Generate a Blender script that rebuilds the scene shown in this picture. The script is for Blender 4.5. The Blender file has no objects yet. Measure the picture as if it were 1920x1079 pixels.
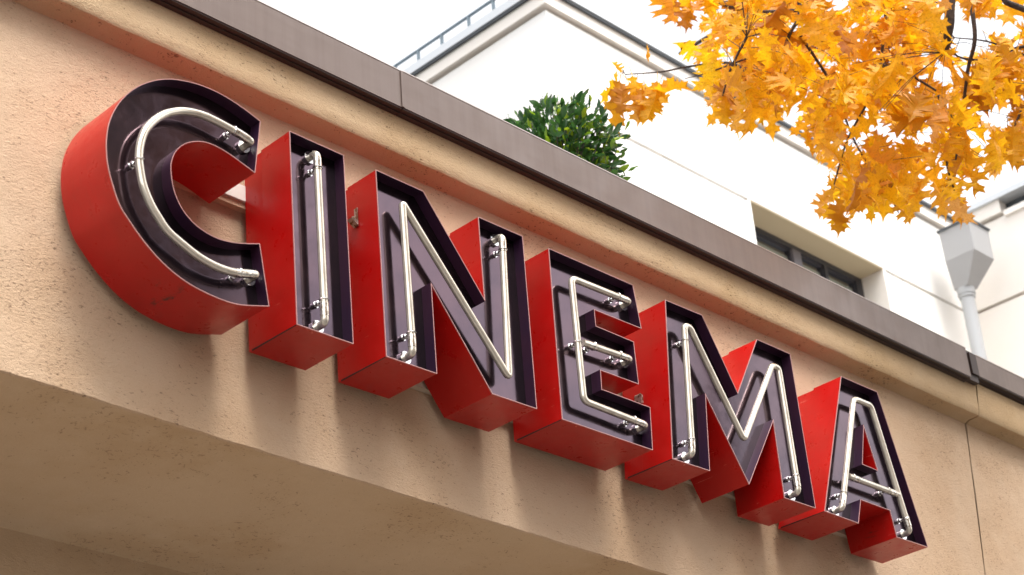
import bpy, bmesh, math, random
from mathutils import Vector, Matrix, Euler, noise
from mathutils.geometry import tessellate_polygon
R = math.radians
PI = math.pi
rnd = random.Random(7)
scn = bpy.context.scene
C = scn.collection

# ------------------------------------------------------------------ camera
CAM = Vector((-1.762148, -3.412984, 1.6))
CROT = Euler((R(118.36041349), R(4.16654636), R(-44.9715741)), 'XYZ')
FPX = 3502.21                      # focal length in pixels of a 1920 wide picture
cd = bpy.data.cameras.new('camera'); cam = bpy.data.objects.new('camera', cd); C.objects.link(cam)
cam.location = CAM; cam.rotation_euler = CROT
cd.sensor_width = 36; cd.lens = FPX / 1920 * 36
cd.clip_start = 0.05; cd.clip_end = 3000
cd.dof.use_dof = True; cd.dof.focus_distance = 5.9; cd.dof.aperture_fstop = 5.2
cd.dof.aperture_blades = 0
scn.camera = cam
CM = CROT.to_matrix()

# ------------------------------------------------------------------ sky, sun, exposure
SUN_EL, SUN_AZ = R(64), R(192)     # azimuth measured from +Y, clockwise (the sun stands over the street)
w = bpy.data.worlds.new('World'); scn.world = w; w.use_nodes = True
nt = w.node_tree; nt.nodes.clear()
sky = nt.nodes.new('ShaderNodeTexSky'); sky.sky_type = 'NISHITA'; sky.sun_disc = False
sky.sun_elevation = SUN_EL; sky.sun_rotation = SUN_AZ; sky.dust_density = 4.0; sky.air_density = 1.0; sky.ozone_density = 1.0
hs = nt.nodes.new('ShaderNodeHueSaturation'); hs.inputs['Saturation'].default_value = 0.10
tc = nt.nodes.new('ShaderNodeTexCoord'); cn = nt.nodes.new('ShaderNodeTexNoise')
cn.inputs['Scale'].default_value = 2.2; cn.inputs['Detail'].default_value = 5
mr = nt.nodes.new('ShaderNodeMapRange'); mr.inputs[1].default_value = .3; mr.inputs[2].default_value = .72; mr.inputs[3].default_value = 1.05; mr.inputs[4].default_value = 1.7
mx = nt.nodes.new('ShaderNodeVectorMath'); mx.operation = 'SCALE'
bg = nt.nodes.new('ShaderNodeBackground'); bg.inputs['Strength'].default_value = 0.15
wo = nt.nodes.new('ShaderNodeOutputWorld')
nt.links.new(sky.outputs[0], hs.inputs['Color']); nt.links.new(tc.outputs['Generated'], cn.inputs['Vector'])
nt.links.new(cn.outputs['Fac'], mr.inputs[0]); nt.links.new(hs.outputs[0], mx.inputs[0]); nt.links.new(mr.outputs[0], mx.inputs['Scale'])
nt.links.new(mx.outputs[0], bg.inputs['Color']); nt.links.new(bg.outputs[0], wo.inputs['Surface'])
sl = bpy.data.lights.new('sun', 'SUN'); so = bpy.data.objects.new('sun', sl); C.objects.link(so)
sl.energy = .85; sl.angle = R(22); sl.color = (1, .95, .88)
sd = Vector((math.sin(SUN_AZ) * math.cos(SUN_EL), math.cos(SUN_AZ) * math.cos(SUN_EL), math.sin(SUN_EL)))
so.rotation_euler = sd.to_track_quat('Z', 'Y').to_euler(); so.location = (0, -8, 14)
vs = scn.view_settings
vs.view_transform = 'Standard'; vs.look = 'None'; vs.gamma = 1; vs.use_curve_mapping = False
vs.exposure = 1.34

# ------------------------------------------------------------------ helpers
def bp(px, py, a, v):
    """point of the real plane  axis a = v  (or distance v when a == 'D') seen at a picture position"""
    r = CM @ Vector(((px - 960) / FPX, -(py - 539.5) / FPX, -1))
    if a == 'D': return CAM + r * v * 1.36      # v: relative reach of an oak bough; the crown leans over the roof edge, 8 m off
    i = 'XYZ'.index(a)
    return CAM + r * ((v - CAM[i]) / r[i])

def mesh(name, vs_, fs, mat, parent=None, smooth=None, kind=None, label=None):
    me = bpy.data.meshes.new(name); me.from_pydata([tuple(v) for v in vs_], [], fs); me.update()
    o = bpy.data.objects.new(name, me); C.objects.link(o)
    if mat: me.materials.append(mat)
    if parent: o.parent = parent
    if smooth is not None:
        for p in me.polygons: p.use_smooth = True
        me.set_sharp_from_angle(angle=R(smooth))
    if kind: o['kind'] = kind
    if label: o['label'] = label
    return o

def thing(name, label, cat, loc=(0, 0, 0), group=None):
    o = bpy.data.objects.new(name, None); C.objects.link(o); o.location = loc; o.empty_display_size = .1
    o['label'] = label; o['category'] = cat
    if group: o['group'] = group
    return o

class MB:
    def __init__(s): s.v = []; s.f = []
    def add(s, vs_, fs):
        n = len(s.v); s.v += [Vector(v) for v in vs_]; s.f += [tuple(i + n for i in f) for f in fs]
    def box(s, a, b):
        x0, y0, z0 = a; x1, y1, z1 = b
        s.add([(x0,y0,z0),(x1,y0,z0),(x1,y1,z0),(x0,y1,z0),(x0,y0,z1),(x1,y0,z1),(x1,y1,z1),(x0,y1,z1)],
              [(0,3,2,1),(4,5,6,7),(0,1,5,4),(1,2,6,5),(2,3,7,6),(3,0,4,7)])
    def tube(s, pts, r, n=14, cap=True):
        pts = [Vector(p) for p in pts]
        rr = r if isinstance(r, (list, tuple)) else [r] * len(pts)
        rings = []; up = None
        for i, p in enumerate(pts):
            t = (pts[min(i + 1, len(pts) - 1)] - pts[max(i - 1, 0)]).normalized()
            if up is None:
                up = Vector((0, 1, 0)) if abs(t.y) < .8 else Vector((1, 0, 0))
            up = (up - t * up.dot(t)).normalized(); sd_ = t.cross(up)
            rings.append([p + (up * math.cos(a) + sd_ * math.sin(a)) * rr[i] for a in [2 * PI * k / n for k in range(n)]])
        b = len(s.v)
        for q in rings: s.v += q
        for i in range(len(rings) - 1):
            for k in range(n):
                a0 = b + i * n + k; a1 = b + i * n + (k + 1) % n
                s.f.append((a0, a1, a1 + n, a0 + n))
        if cap:
            s.f.append(tuple(b + k for k in range(n))[::-1]); s.f.append(tuple(b + (len(rings) - 1) * n + k for k in range(n)))
    def ball(s, c, r, sc=(1, 1, 1), nu=12, nv=7):
        b = len(s.v); c = Vector(c)
        s.v.append(c + Vector((0, 0, r * sc[2])))
        for j in range(1, nv):
            th = PI * j / nv
            for k in range(nu):
                a = 2 * PI * k / nu
                s.v.append(c + Vector((r * sc[0] * math.sin(th) * math.cos(a), r * sc[1] * math.sin(th) * math.sin(a), r * sc[2] * math.cos(th))))
        s.v.append(c - Vector((0, 0, r * sc[2])))
        for k in range(nu): s.f.append((b, b + 1 + k, b + 1 + (k + 1) % nu))
        for j in range(nv - 2):
            for k in range(nu):
                a0 = b + 1 + j * nu + k; a1 = b + 1 + j * nu + (k + 1) % nu
                s.f.append((a0, a0 + nu, a1 + nu, a1))
        e = len(s.v) - 1
        for k in range(nu): s.f.append((e, e - nu + (k + 1) % nu, e - nu + k))
    def build(s, name, mat, parent=None, smooth=None, **k):
        o = mesh(name, s.v, s.f, mat, parent, smooth, **k)
        bm = bmesh.new(); bm.from_mesh(o.data); bmesh.ops.recalc_face_normals(bm, faces=bm.faces); bm.to_mesh(o.data); bm.free()
        if smooth is not None: o.data.set_sharp_from_angle(angle=R(smooth))
        return o

def box(name, a, b, mat, parent=None, **k):
    m = MB(); m.box(a, b); return m.build(name, mat, parent, **k)

# ------------------------------------------------------------------ materials
def mat(name, col=(.5, .5, .5), rough=.5, metal=0., spec=.5, coat=0., coat_rough=.05):
    m = bpy.data.materials.new(name); m.use_nodes = True
    b = m.node_tree.nodes['Principled BSDF']
    b.inputs['Base Color'].default_value = (*col, 1); b.inputs['Roughness'].default_value = rough
    b.inputs['Metallic'].default_value = metal; b.inputs['Specular IOR Level'].default_value = spec
    b.inputs['Coat Weight'].default_value = coat; b.inputs['Coat Roughness'].default_value = coat_rough
    return m
class NT:
    def __init__(s, m): s.t = m.node_tree; s.b = s.t.nodes['Principled BSDF']; s.co = s.n('ShaderNodeTexCoord').outputs['Object']
    def n(s, t, **k):
        x = s.t.nodes.new(t)
        for a, v in k.items(): setattr(x, a, v)
        return x
    def l(s, a, b): s.t.links.new(a, b)
    def mapping(s, scale=(1, 1, 1), rot=(0, 0, 0), src=None):
        m = s.n('ShaderNodeMapping'); m.inputs['Scale'].default_value = scale; m.inputs['Rotation'].default_value = rot
        s.l(src or s.co, m.inputs[0]); return m.outputs[0]
    def noise(s, scale, detail=4, rough=.55, vec=None, dist=0):
        x = s.n('ShaderNodeTexNoise'); x.inputs['Scale'].default_value = scale; x.inputs['Detail'].default_value = detail
        x.inputs['Roughness'].default_value = rough; x.inputs['Distortion'].default_value = dist
        s.l(vec or s.co, x.inputs['Vector']); return x.outputs['Fac']
    def voro(s, scale, vec=None, feature='F1', rnd_=1.0):
        x = s.n('ShaderNodeTexVoronoi'); x.feature = feature; x.inputs['Scale'].default_value = scale; x.inputs['Randomness'].default_value = rnd_
        s.l(vec or s.co, x.inputs['Vector']); return x.outputs['Distance']
    def ramp(s, src, a, b, lo=0., hi=1., smooth=True):
        x = s.n('ShaderNodeMapRange'); x.interpolation_type = 'SMOOTHSTEP' if smooth else 'LINEAR'
        for i, v in zip((1, 2, 3, 4), (a, b, lo, hi)): x.inputs[i].default_value = v
        s.l(src, x.inputs[0]); return x.outputs[0]
    def math(s, op, a, b=None):
        x = s.n('ShaderNodeMath', operation=op)
        for i, v in enumerate((a, b)):
            if v is None: continue
            if isinstance(v, (int, float)): x.inputs[i].default_value = v
            else: s.l(v, x.inputs[i])
        return x.outputs[0]
    def mix(s, fac, a, b, blend='MIX'):
        x = s.n('ShaderNodeMix', data_type='RGBA'); x.blend_type = blend
        for i, v in ((0, fac), (6, a), (7, b)):
            if isinstance(v, (int, float)): x.inputs[i].default_value = v
            elif isinstance(v, tuple): x.inputs[i].default_value = (*v, 1)
            else: s.l(v, x.inputs[i])
        return x.outputs[2]
    def bump(s, h, strength, dist, prev=None):
        x = s.n('ShaderNodeBump'); x.inputs['Strength'].default_value = strength; x.inputs['Distance'].default_value = dist
        s.l(h, x.inputs['Height'])
        if prev: s.l(prev, x.inputs['Normal'])
        return x.outputs[0]

def plaster(name, c1, c2, c3, rough_amt=1.0, pit=1.0):
    m = mat(name, c1, .9, spec=.25); t = NT(m)
    big = t.noise(1.6, 4, .6); mid = t.noise(7, 5, .6)
    col = t.mix(t.ramp(big, .35, .68), c1, c2)
    col = t.mix(t.ramp(mid, .5, .75, 0, .45), col, c3)
    grain = t.noise(260, 3, .6)
    col = t.mix(t.ramp(grain, .3, .7, .12, 0), col, (c1[0]*.5, c1[1]*.42, c1[2]*.35))
    # drag marks and pits of the trowelled render: short dark nicks, thicker in patches
    v = t.mapping((72, 72, 190), (0, R(22), 0))
    pn = t.noise(1.0, 3, .5, v, 1.2)
    patch = t.ramp(t.noise(3.2, 3, .6), .36, .64, .705, .615)
    nick = t.math('GREATER_THAN', pn, patch)
    nick_s = t.ramp(t.math('SUBTRACT', pn, patch), -.005, .03)
    dots = t.ramp(t.voro(42, t.mapping((1, 1, 1.6))), .035, .09, 1, 0)
    dots = t.math('MULTIPLY', dots, t.ramp(t.noise(9, 2), .5, .62))
    dark = t.math('MAXIMUM', t.math('MULTIPLY', nick_s, .7 * pit), t.math('MULTIPLY', dots, .75 * pit))
    col = t.mix(dark, col, (.10, .055, .03))
    # fine scratchy hair cracks
    w_ = t.voro(7.5, t.mapping((1, 1, 1), (0, R(30), 0), None), 'DISTANCE_TO_EDGE')
    t.l(col, t.b.inputs['Base Color'])
    b = t.bump(t.noise(5, 3), .35, .03)
    b = t.bump(t.noise(1.0, 4, .6, t.mapping((70, 70, 150), (0, R(20), 0)), .8), .45 * rough_amt, .006, b)
    b = t.bump(grain, .5 * rough_amt, .0025, b)
    b = t.bump(dark, .5, -.004, b)
    t.l(b, t.b.inputs['Normal'])
    return m

M_wall = plaster('ochre_render', (.55, .395, .268), (.52, .355, .222), (.58, .43, .30), 1.3, .9)
M_ledge = plaster('weathered_ledge_render', (.48, .345, .21), (.44, .30, .16), (.52, .39, .25), 1.2)
M_soffit = plaster('soffit_render', (.56, .42, .285), (.50, .355, .22), (.60, .46, .32), .6, .6)

def white_render(name, col):
    m = mat(name, col, .85, spec=.3); t = NT(m)
    c = t.mix(t.ramp(t.noise(.9, 4), .35, .7), col, (col[0]*.97, col[1]*.955, col[2]*.93))
    t.l(c, t.b.inputs['Base Color']); t.l(t.bump(t.noise(60, 4), .3, .004), t.b.inputs['Normal'])
    return m
M_white = white_render('white_render', (.82, .805, .78))
M_cream = white_render('cream_render', (.82, .775, .72))
M_stone = white_render('recess_render', (.52, .43, .29))

def red_enamel(name, spot=None):
    m = mat(name, (.47, .004, .004), .34, spec=.35, coat=.08, coat_rough=.12); t = NT(m)
    c = t.mix(t.ramp(t.noise(3.5, 5, .6), .35, .7), (.42, .0035, .0035), (.35, .006, .004))
    # faded film towards patches, faint vertical run-off streaks
    runs = t.noise(1, 4, .6, t.mapping((55, 55, 3)))
    c = t.mix(t.math('MULTIPLY', t.ramp(runs, .52, .72), .22), c, (.30, .012, .008))
    wear = t.noise(1.0, 5, .7, t.mapping((9, 9, 60), (0, R(-25), 0)))
    wz = t.ramp(t.noise(3.1, 2), .70, .76)
    if spot:
        g = t.n('ShaderNodeVectorMath', operation='DISTANCE'); t.l(t.co, g.inputs[0]); g.inputs[1].default_value = spot
        wz = t.math('MAXIMUM', wz, t.ramp(g.outputs['Value'], .03, .10, 1, 0))
    c = t.mix(t.math('MULTIPLY', t.ramp(wear, .56, .66), wz), c, (.05, .015, .01))
    hair = t.noise(1.0, 3, .6, t.mapping((14, 14, 160), (0, R(-32), 0)), .6)
    c = t.mix(t.math('MULTIPLY', t.ramp(hair, .70, .74), t.ramp(t.noise(2.5, 2), .5, .62)), c, (.62, .16, .12))
    chip = t.math('MULTIPLY', t.ramp(t.voro(13), .018, .03, 1, 0), t.ramp(t.noise(6, 2), .62, .66))
    c = t.mix(t.math('MULTIPLY', chip, .6), c, (.45, .30, .25)); t.l(c, t.b.inputs['Base Color'])
    t.l(t.ramp(t.noise(18, 5, .7), .3, .8, .26, .46), t.b.inputs['Roughness'])
    b = t.bump(t.noise(3.2, 2), .25, .02)
    b = t.bump(t.noise(1, 3, .6, t.mapping((10, 10, 45))), .12, .004, b)
    t.l(b, t.b.inputs['Normal']); return m
M_red = red_enamel('red_enamel')

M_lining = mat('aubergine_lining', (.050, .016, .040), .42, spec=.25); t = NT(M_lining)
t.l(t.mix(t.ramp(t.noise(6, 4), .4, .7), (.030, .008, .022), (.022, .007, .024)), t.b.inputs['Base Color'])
M_panel = mat('aubergine_gloss_panel', (.055, .026, .050), .12, metal=.95, spec=.5, coat=.08, coat_rough=.05); t = NT(M_panel)
t.l(t.mix(t.ramp(t.noise(4, 5), .35, .7), (.112, .072, .086), (.078, .056, .072)), t.b.inputs['Base Color'])
t.l(t.ramp(t.noise(14, 6, .75), .3, .8, .09, .22), t.b.inputs['Roughness'])
t.b.inputs['Coat IOR'].default_value = 1.45
t.l(t.bump(t.noise(2.5, 2), .05, .01), t.b.inputs['Normal'])
M_trim = mat('pale_trim', (.40, .20, .19), .3)
M_seam = mat('seam_shadow_gap', (.01, .008, .008), .8)

M_tube = mat('coated_tube', (.80, .725, .62), .12, metal=.52, spec=.6, coat=1, coat_rough=.03); t = NT(M_tube)
t.l(t.mix(t.ramp(t.noise(20, 4), .4, .7), (.66, .59, .485), (.54, .47, .38)), t.b.inputs['Base Color'])
t.l(t.ramp(t.noise(60, 3), .35, .7, .10, .18), t.b.inputs['Roughness'])
M_sleeve = mat('clear_end_sleeve', (.78, .71, .62), .16, metal=.8, spec=.7, coat=1, coat_rough=.02); t = NT(M_sleeve)
t.l(t.mix(t.ramp(t.noise(90, 4), .45, .62), (.84, .77, .68), (.42, .34, .26)), t.b.inputs['Base Color'])
t.l(t.bump(t.noise(70, 4), .5, .002), t.b.inputs['Normal'])
M_clip = mat('polished_clip', (.78, .76, .75), .10, metal=1); t = NT(M_clip)
t.l(t.bump(t.noise(160, 2), .4, .001), t.b.inputs['Normal'])

M_gut = mat('brown_coated_metal', (.20, .135, .115), .38, metal=.45, spec=.5); t = NT(M_gut)
streak = t.noise(1, 4, .6, t.mapping((30, 6, 1.2)))
c = t.mix(t.ramp(streak, .35, .7), (.172, .130, .112), (.156, .116, .099))
c = t.mix(t.ramp(t.noise(1, 5, .7, t.mapping((14, 4, 2))), .62, .75, 0, .25), c, (.19, .15, .13))
t.l(c, t.b.inputs['Base Color']); t.l(t.ramp(t.noise(8, 5), .3, .7, .30, .48), t.b.inputs['Roughness'])
t.l(t.bump(t.noise(3, 2, .5, t.mapping((1, 1, 4))), .2, .01), t.b.inputs['Normal'])
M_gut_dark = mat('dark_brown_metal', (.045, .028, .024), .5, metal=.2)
M_gut_lip = mat('bright_metal_lip', (.55, .48, .44), .3, metal=.6)
M_zinc = mat('grey_zinc_edge', (.56, .58, .60), .45, metal=.3)
M_darkmetal = mat('dark_grey_metal', (.06, .07, .08), .45)
M_rail = mat('slate_rail_paint', (.12, .16, .19), .5)
M_frame = mat('charcoal_window_frame', (.045, .045, .055), .4)
M_frame2 = mat('grey_window_mullion', (.16, .15, .17), .4)
M_glass = mat('dark_window_glass', (.26, .28, .245), .18, spec=.8)
M_pipe = mat('light_grey_pipe_paint', (.40, .41, .42), .45, spec=.4)
M_hopper = mat('light_grey_hopper_paint', (.35, .35, .355), .5, spec=.4)
M_trunk_w = mat('white_trunking_plastic', (.72, .68, .62), .5)
M_beige = mat('beige_trunking_paint', (.46, .37, .28), .6)
M_steel = mat('weathered_bracket_steel', (.42, .38, .34), .42, metal=.8); t = NT(M_steel)
t.l(t.mix(t.ramp(t.noise(80, 4), .45, .6), (.50, .46, .42), (.20, .11, .06)), t.b.inputs['Base Color'])
M_bark = mat('dark_oak_bark', (.055, .038, .032), .85); t = NT(M_bark)
t.l(t.mix(t.ramp(t.noise(40, 5), .4, .65), (.065, .045, .038), (.028, .019, .017)), t.b.inputs['Base Color'])
t.l(t.bump(t.noise(50, 4), .6, .006), t.b.inputs['Normal'])
M_ground = mat('pavement_stone', (.30, .28, .26), .85); t = NT(M_ground)
t.l(t.mix(t.ramp(t.noise(1.2, 6), .35, .7), (.17, .155, .14), (.12, .11, .10)), t.b.inputs['Base Color'])
M_road = mat('asphalt', (.055, .055, .057), .9)
M_roof = mat('roof_gravel', (.22, .21, .20), .9)
M_brick = mat('far_brown_brick', (.20, .12, .075), .9); t = NT(M_brick)
t.l(t.mix(t.ramp(t.noise(.5, 5), .35, .7), (.36, .22, .14), (.22, .14, .09)), t.b.inputs['Base Color'])
M_pot = mat('grey_planter', (.20, .20, .20), .8)

def leaf_mat(name, cols, dark, trans, tcol_gain=1.15, rough=.5, obj_random=True):
    """leaf with its own colour, veins and light passing through it"""
    m = bpy.data.materials.new(name); m.use_nodes = True; nt_ = m.node_tree; b = nt_.nodes['Principled BSDF']
    t_ = NT(m); out = nt_.nodes['Material Output']
    at = t_.n('ShaderNodeAttribute'); at.attribute_name = 'tint'
    oi = t_.n('ShaderNodeObjectInfo')
    src = t_.math('FRACT', t_.math('ADD', at.outputs['Fac'], oi.outputs['Random'])) if obj_random else at.outputs['Fac']
    r = t_.n('ShaderNodeValToRGB'); r.color_ramp.interpolation = 'LINEAR'
    el = r.color_ramp.elements
    while len(el) < len(cols): el.new(.5)
    for i, (p, c_) in enumerate(cols): el[i].position = p; el[i].color = (*c_, 1)
    t_.l(src, r.inputs[0])
    col = t_.mix(t_.ramp(t_.noise(28, 4, .6), .45, .72, 0, .55), r.outputs[0], dark)
    t_.l(col, b.inputs['Base Color']); b.inputs['Roughness'].default_value = rough
    tr = t_.n('ShaderNodeBsdfTranslucent')
    g = t_.mix(1.0, col, (tcol_gain, tcol_gain, tcol_gain), 'MULTIPLY'); t_.l(g, tr.inputs['Color'])
    ms = t_.n('ShaderNodeMixShader'); ms.inputs[0].default_value = trans
    t_.l(b.outputs[0], ms.inputs[1]); t_.l(tr.outputs[0], ms.inputs[2]); t_.l(ms.outputs[0], out.inputs['Surface'])
    return m
M_oak = leaf_mat('autumn_oak_leaf', [(0, (.88, .44, .008)), (.22, (.95, .60, .012)), (.42, (.76, .32, .008)), (.60, (.92, .52, .010)), (.76, (.46, .17, .010)), (.88, (.88, .46, .012)), (1, (.76, .42, .12))], (.46, .18, .006), .62, 1.02)
M_laurel = leaf_mat('evergreen_leaf', [(0, (.022, .07, .018)), (.45, (.04, .105, .024)), (.78, (.06, .15, .022)), (.9, (.22, .34, .015)), (1, (.34, .42, .02))], (.018, .055, .016), .32, rough=.26)

# ------------------------------------------------------------------ ground
mesh('street_ground', [(-400, -400, -.12), (400, -400, -.12), (400, 400, -.12), (-400, 400, -.12)], [(0, 1, 2, 3)], M_road, kind='structure')
box('pavement', (-60, -4.2, -.3), (60, 1.2, 0), M_ground, kind='structure')
box('far_pavement', (-60, -16, -.3), (60, -12.5, 0), M_ground, kind='structure')

# ------------------------------------------------------------------ low cinema building
WY = .235                 # wall face
bld = thing('cinema_building', 'low ochre rendered building carrying the red cinema sign under its brown metal roof edge', 'building', (0, WY, 0))
def jit(x, k, a): return a * noise.noise(Vector((x * 9, k * 7.3, 1.7))) + a * .6 * noise.noise(Vector((x * 37, k * 3.1, 5.2)))
def zbot(x): return 3.649 - .0105 * x + .004
# crack line through wall (measured: leans slightly)
def crack(z):
    base = 4.969 + (z - 4.758) * .131
    return base + .012 * noise.noise(Vector((0, 0, z * 9))) + .006 * noise.noise(Vector((3, 0, z * 31)))
def extrude_profile(name, x0, x1, profile, material, step, crack_end=None, gap=.0, parent=bld):
    """profile(x) -> list of (y,z); one sheet swept along x with small unevenness; crack_end: 'l' or 'r' bends that end to the crack"""
    n = max(2, int((x1 - x0) / step)); V = []; F = []
    for i in range(n + 1):
        x = x0 + (x1 - x0) * i / n; pr_ = profile(x)
        for (y, z) in pr_:
            xx = x
            if crack_end == 'r': xx = crack(z) - gap(z) if i == n else min(x, crack(z) - .003 - .0004 * (n - i))
            if crack_end == 'l' and i == 0: xx = crack(z) + gap(z)
            V.append((xx, y - WY, z))
    m_ = len(profile(x0))
    for i in range(n):
        for k in range(m_ - 1): F.append((i * m_ + k, i * m_ + k + 1, (i + 1) * m_ + k + 1, (i + 1) * m_ + k))
    F.append(tuple(range(m_))); F.append(tuple(n * m_ + k for k in range(m_))[::-1])
    o = mesh(name, V, F, material, parent, 35)
    bm = bmesh.new(); bm.from_mesh(o.data); bmesh.ops.recalc_face_normals(bm, faces=bm.faces); bm.to_mesh(o.data); bm.free()
    o.data.set_sharp_from_angle(angle=R(35))
    return o
LY = WY - .072
def prof_wall(x):
    zb = zbot(x); j = jit(x, 1, .003)
    P = [(WY + .40, zb + .04), (WY + .016, zb + .014), (WY + .008, zb + .002 + j)]
    P += [(WY + .001 + jit(x, 2, .001), zb + .006 + j)]
    zz = [zb + .05 + (4.735 - zb - .05) * k / 12 for k in range(13)]
    P += [(WY, z) for z in zz]
    P += [(WY, 4.9), (WY + .4, 4.9)]
    return P
def prof_ledge(x):
    a = jit(x, 3, .003); b = jit(x, 4, .002)
    return [(WY + .03, 4.742), (WY - .004, 4.745 + b), (WY - .02, 4.7535), (LY + .016, 4.7545 + a * .4), (LY + .005, 4.757 + a), (LY + .0005, 4.764 + a), (LY, 4.80), (LY, 4.86), (LY, 4.92), (WY - .01, 4.96), (WY + .03, 4.96)]
gapw = lambda z: .0020 + .0010 * noise.noise(Vector((9, 0, z * 14))) + (.006 * max(0, (z - 4.84) / .1) if z > 4.84 else 0) + (.0035 * max(0, 1 - abs(z - 4.72) / .06))
extrude_profile('rendered_wall', -7, 5.0, prof_wall, M_wall, .02, 'r', gapw)
extrude_profile('rendered_wall', 5.0, 11.2, prof_wall, M_wall, .03, 'l', gapw)
extrude_profile('cornice', -7, 5.0, prof_ledge, M_ledge, .012, 'r', gapw)
extrude_profile('cornice', 5.0, 11.2, prof_ledge, M_ledge, .02, 'l', gapw)
box('crack_core', (4.7, .03, 3.7), (5.1, .3, 4.9), M_seam, bld)
def prof_soff(x):
    zb = zbot(x)
    return [(WY + .010, zb + .004 + jit(x, 1, .003)), (WY + .05, zb + .005), (WY + .2, zb + .006), (1.05, zb + .006), (1.08 + jit(x, 8, .003), zb - .006), (1.085, zb - .3), (1.085, zb - 1), (1.085, -.1), (1.3, -.1), (1.3, zb + .1)]
extrude_profile('entrance_soffit', -7, 11.2, prof_soff, M_soffit, .05)
box('flat_roof', (-7, .22, 4.93), (11.2, 3.4, 4.985), M_roof, bld).location = (0, -WY, 0)
# metal roof edge: face, top lip, dark folded underside, made of lengths with a visible joint at px 757
GY = .125
xj = bp(757, 220, 'Y', GY).x
xe = bp(1815, 680, 'Y', GY).x
def coping(x0, x1, ztop, zb_, y, lip=True):
    m = MB(); m.box((x0, y - WY, zb_), (x1, y + .014 - WY, ztop)); o = m.build('roof_edge_panel', M_gut, bld)
    m = MB(); m.box((x0, y - .0015 - WY, ztop + .0005), (x1, y + .15 - WY, ztop + .0035)); m.build('roof_edge_lip', M_gut_lip, bld)
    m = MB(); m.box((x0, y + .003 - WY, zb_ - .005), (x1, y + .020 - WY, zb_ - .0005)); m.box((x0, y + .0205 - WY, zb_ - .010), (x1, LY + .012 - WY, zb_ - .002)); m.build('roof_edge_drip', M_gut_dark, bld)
GZ0, GZ1 = 4.903, 5.041
coping(-7, xj - .0015, GZ1, GZ0, GY)
coping(xj + .0015, xe, GZ1 + .001, GZ0 + .0005, GY - .0012)
m = MB(); m.box((xj - .006, GY - .004 - WY, GZ0 + .001), (xj + .004, GY - .0014 - WY, GZ1)); m.build('joint_strip', M_gut, bld)
coping(xe + .085, 11.2, GZ1 - .004, GZ0 + .032, GY + .006)
m = MB(); m.box((xe + .004, GY + .012 - WY, GZ0 - .002), (xe + .083, GY + .07 - WY, GZ1 + .004)); m.box((xe + .03, GY + .002 - WY, GZ0 + .03), (xe + .082, GY + .012 - WY, GZ1 - .008)); m.build('end_bracket', M_gut_dark, bld)
m = MB(); m.box((xe - .03, .15 - WY, GZ1 + .004), (xe - .002, .19 - WY, GZ1 + .03)); m.build('end_clip', M_gut_dark, bld)

# ------------------------------------------------------------------ tall pale building behind
YB = 3.0
cor = bp(1022, 12, 'Y', YB); X0 = cor.x; ZG1 = cor.z
ZG2 = bp(1680, 515, 'Y', YB).z
X2 = bp(1822, 588, 'Y', YB).x
OV = .06; ZS = bp(1120, 28, 'Y', YB - OV).z; ZT = bp(1120, 14, 'Y', YB - OV).z
wl = bp(1405, 365, 'Y', YB).x; wr = bp(1655, 500, 'Y', YB).x; wz1 = ZG2; wz0 = wz1 - 1.1
tall = thing('apartment_building', 'tall white rendered building with grey roof edge rising behind the cinema roof', 'building', (X0, YB, 0))
L = lambda a: (a[0] - X0, a[1] - YB, a[2])
def tb(name, a, b, m_): return box(name, L(a), L(b), m_, tall)
gv = .030; gd = .06   # recessed horizontal joints of the render
YE = YB - 6.5         # wing runs toward the street
# facade pieces (between joints), opening left free for the window
mw = MB()
YB2 = YB + 11
mw.box(L((X0, YB, 0)), L((wl, YB + .5, ZG2 - gv))); mw.box(L((wr, YB, 0)), L((X2, YB + .5, ZG2 - gv)))
mw.box(L((wl, YB, 0)), L((wr, YB + .5, wz0)))
mw.box(L((X0, YB + .5, 0)), L((X0 + .5, YB2, ZG2 - gv)))
mw.build('lower_wall', M_white, tall)
mu = MB(); mu.box(L((X0, YB, ZG2)), L((X2, YB + .5, ZG1 - gv))); mu.box(L((X0, YB + .5, ZG2)), L((X0 + .5, YB2, ZG1 - gv))); mu.build('upper_wall', M_white, tall)
mj = MB()
for z in (ZG2, ZG1):
    mj.box(L((X0 + gd, YB + gd, z - gv - .01)), L((wl - .002 if z == ZG2 else X2, YB + .45, z + .01)))
    if z == ZG2: mj.box(L((wr + .002, YB + gd, z - gv - .01)), L((X2, YB + .45, z + .01)))
    mj.box(L((X0 + gd, YB + .45, z - gv - .01)), L((X0 + .45, YB2, z + .01)))
mj.build('wall_joint', M_stone, tall)
mf = MB(); mf.box(L((X0 - .03, YB - .03, ZG1)), L((X2, YB + .5, ZS))); mf.box(L((X0 - .03, YB + .5, ZG1)), L((X0 + .5, YB2, ZS))); mf.build('frieze', M_cream, tall)
me_ = MB(); me_.box(L((X0 - OV, YB - OV, ZS)), L((X2 - .002, YB + .6, ZT))); me_.box(L((X0 - OV, YB + .6, ZS)), L((X0 + .6, YB2, ZT))); me_.build('roof_edge', M_zinc, tall)
md = MB(); md.box(L((X0 - OV + .008, YB - OV + .008, ZS - .018)), L((X2 - .002, YB - .032, ZS - .001))); md.box(L((X0 - OV + .008, YB - .032, ZS - .018)), L((X0 - .032, YB2, ZS - .001))); md.build('roof_shadow_strip', M_darkmetal, tall)  # dark strip below the roof edge stands in for its shadow line
tb('roof', (X0 + .1, YB + .1, ZT + .002), (X2 + 5, YB2, ZT + .02), M_roof)
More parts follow.
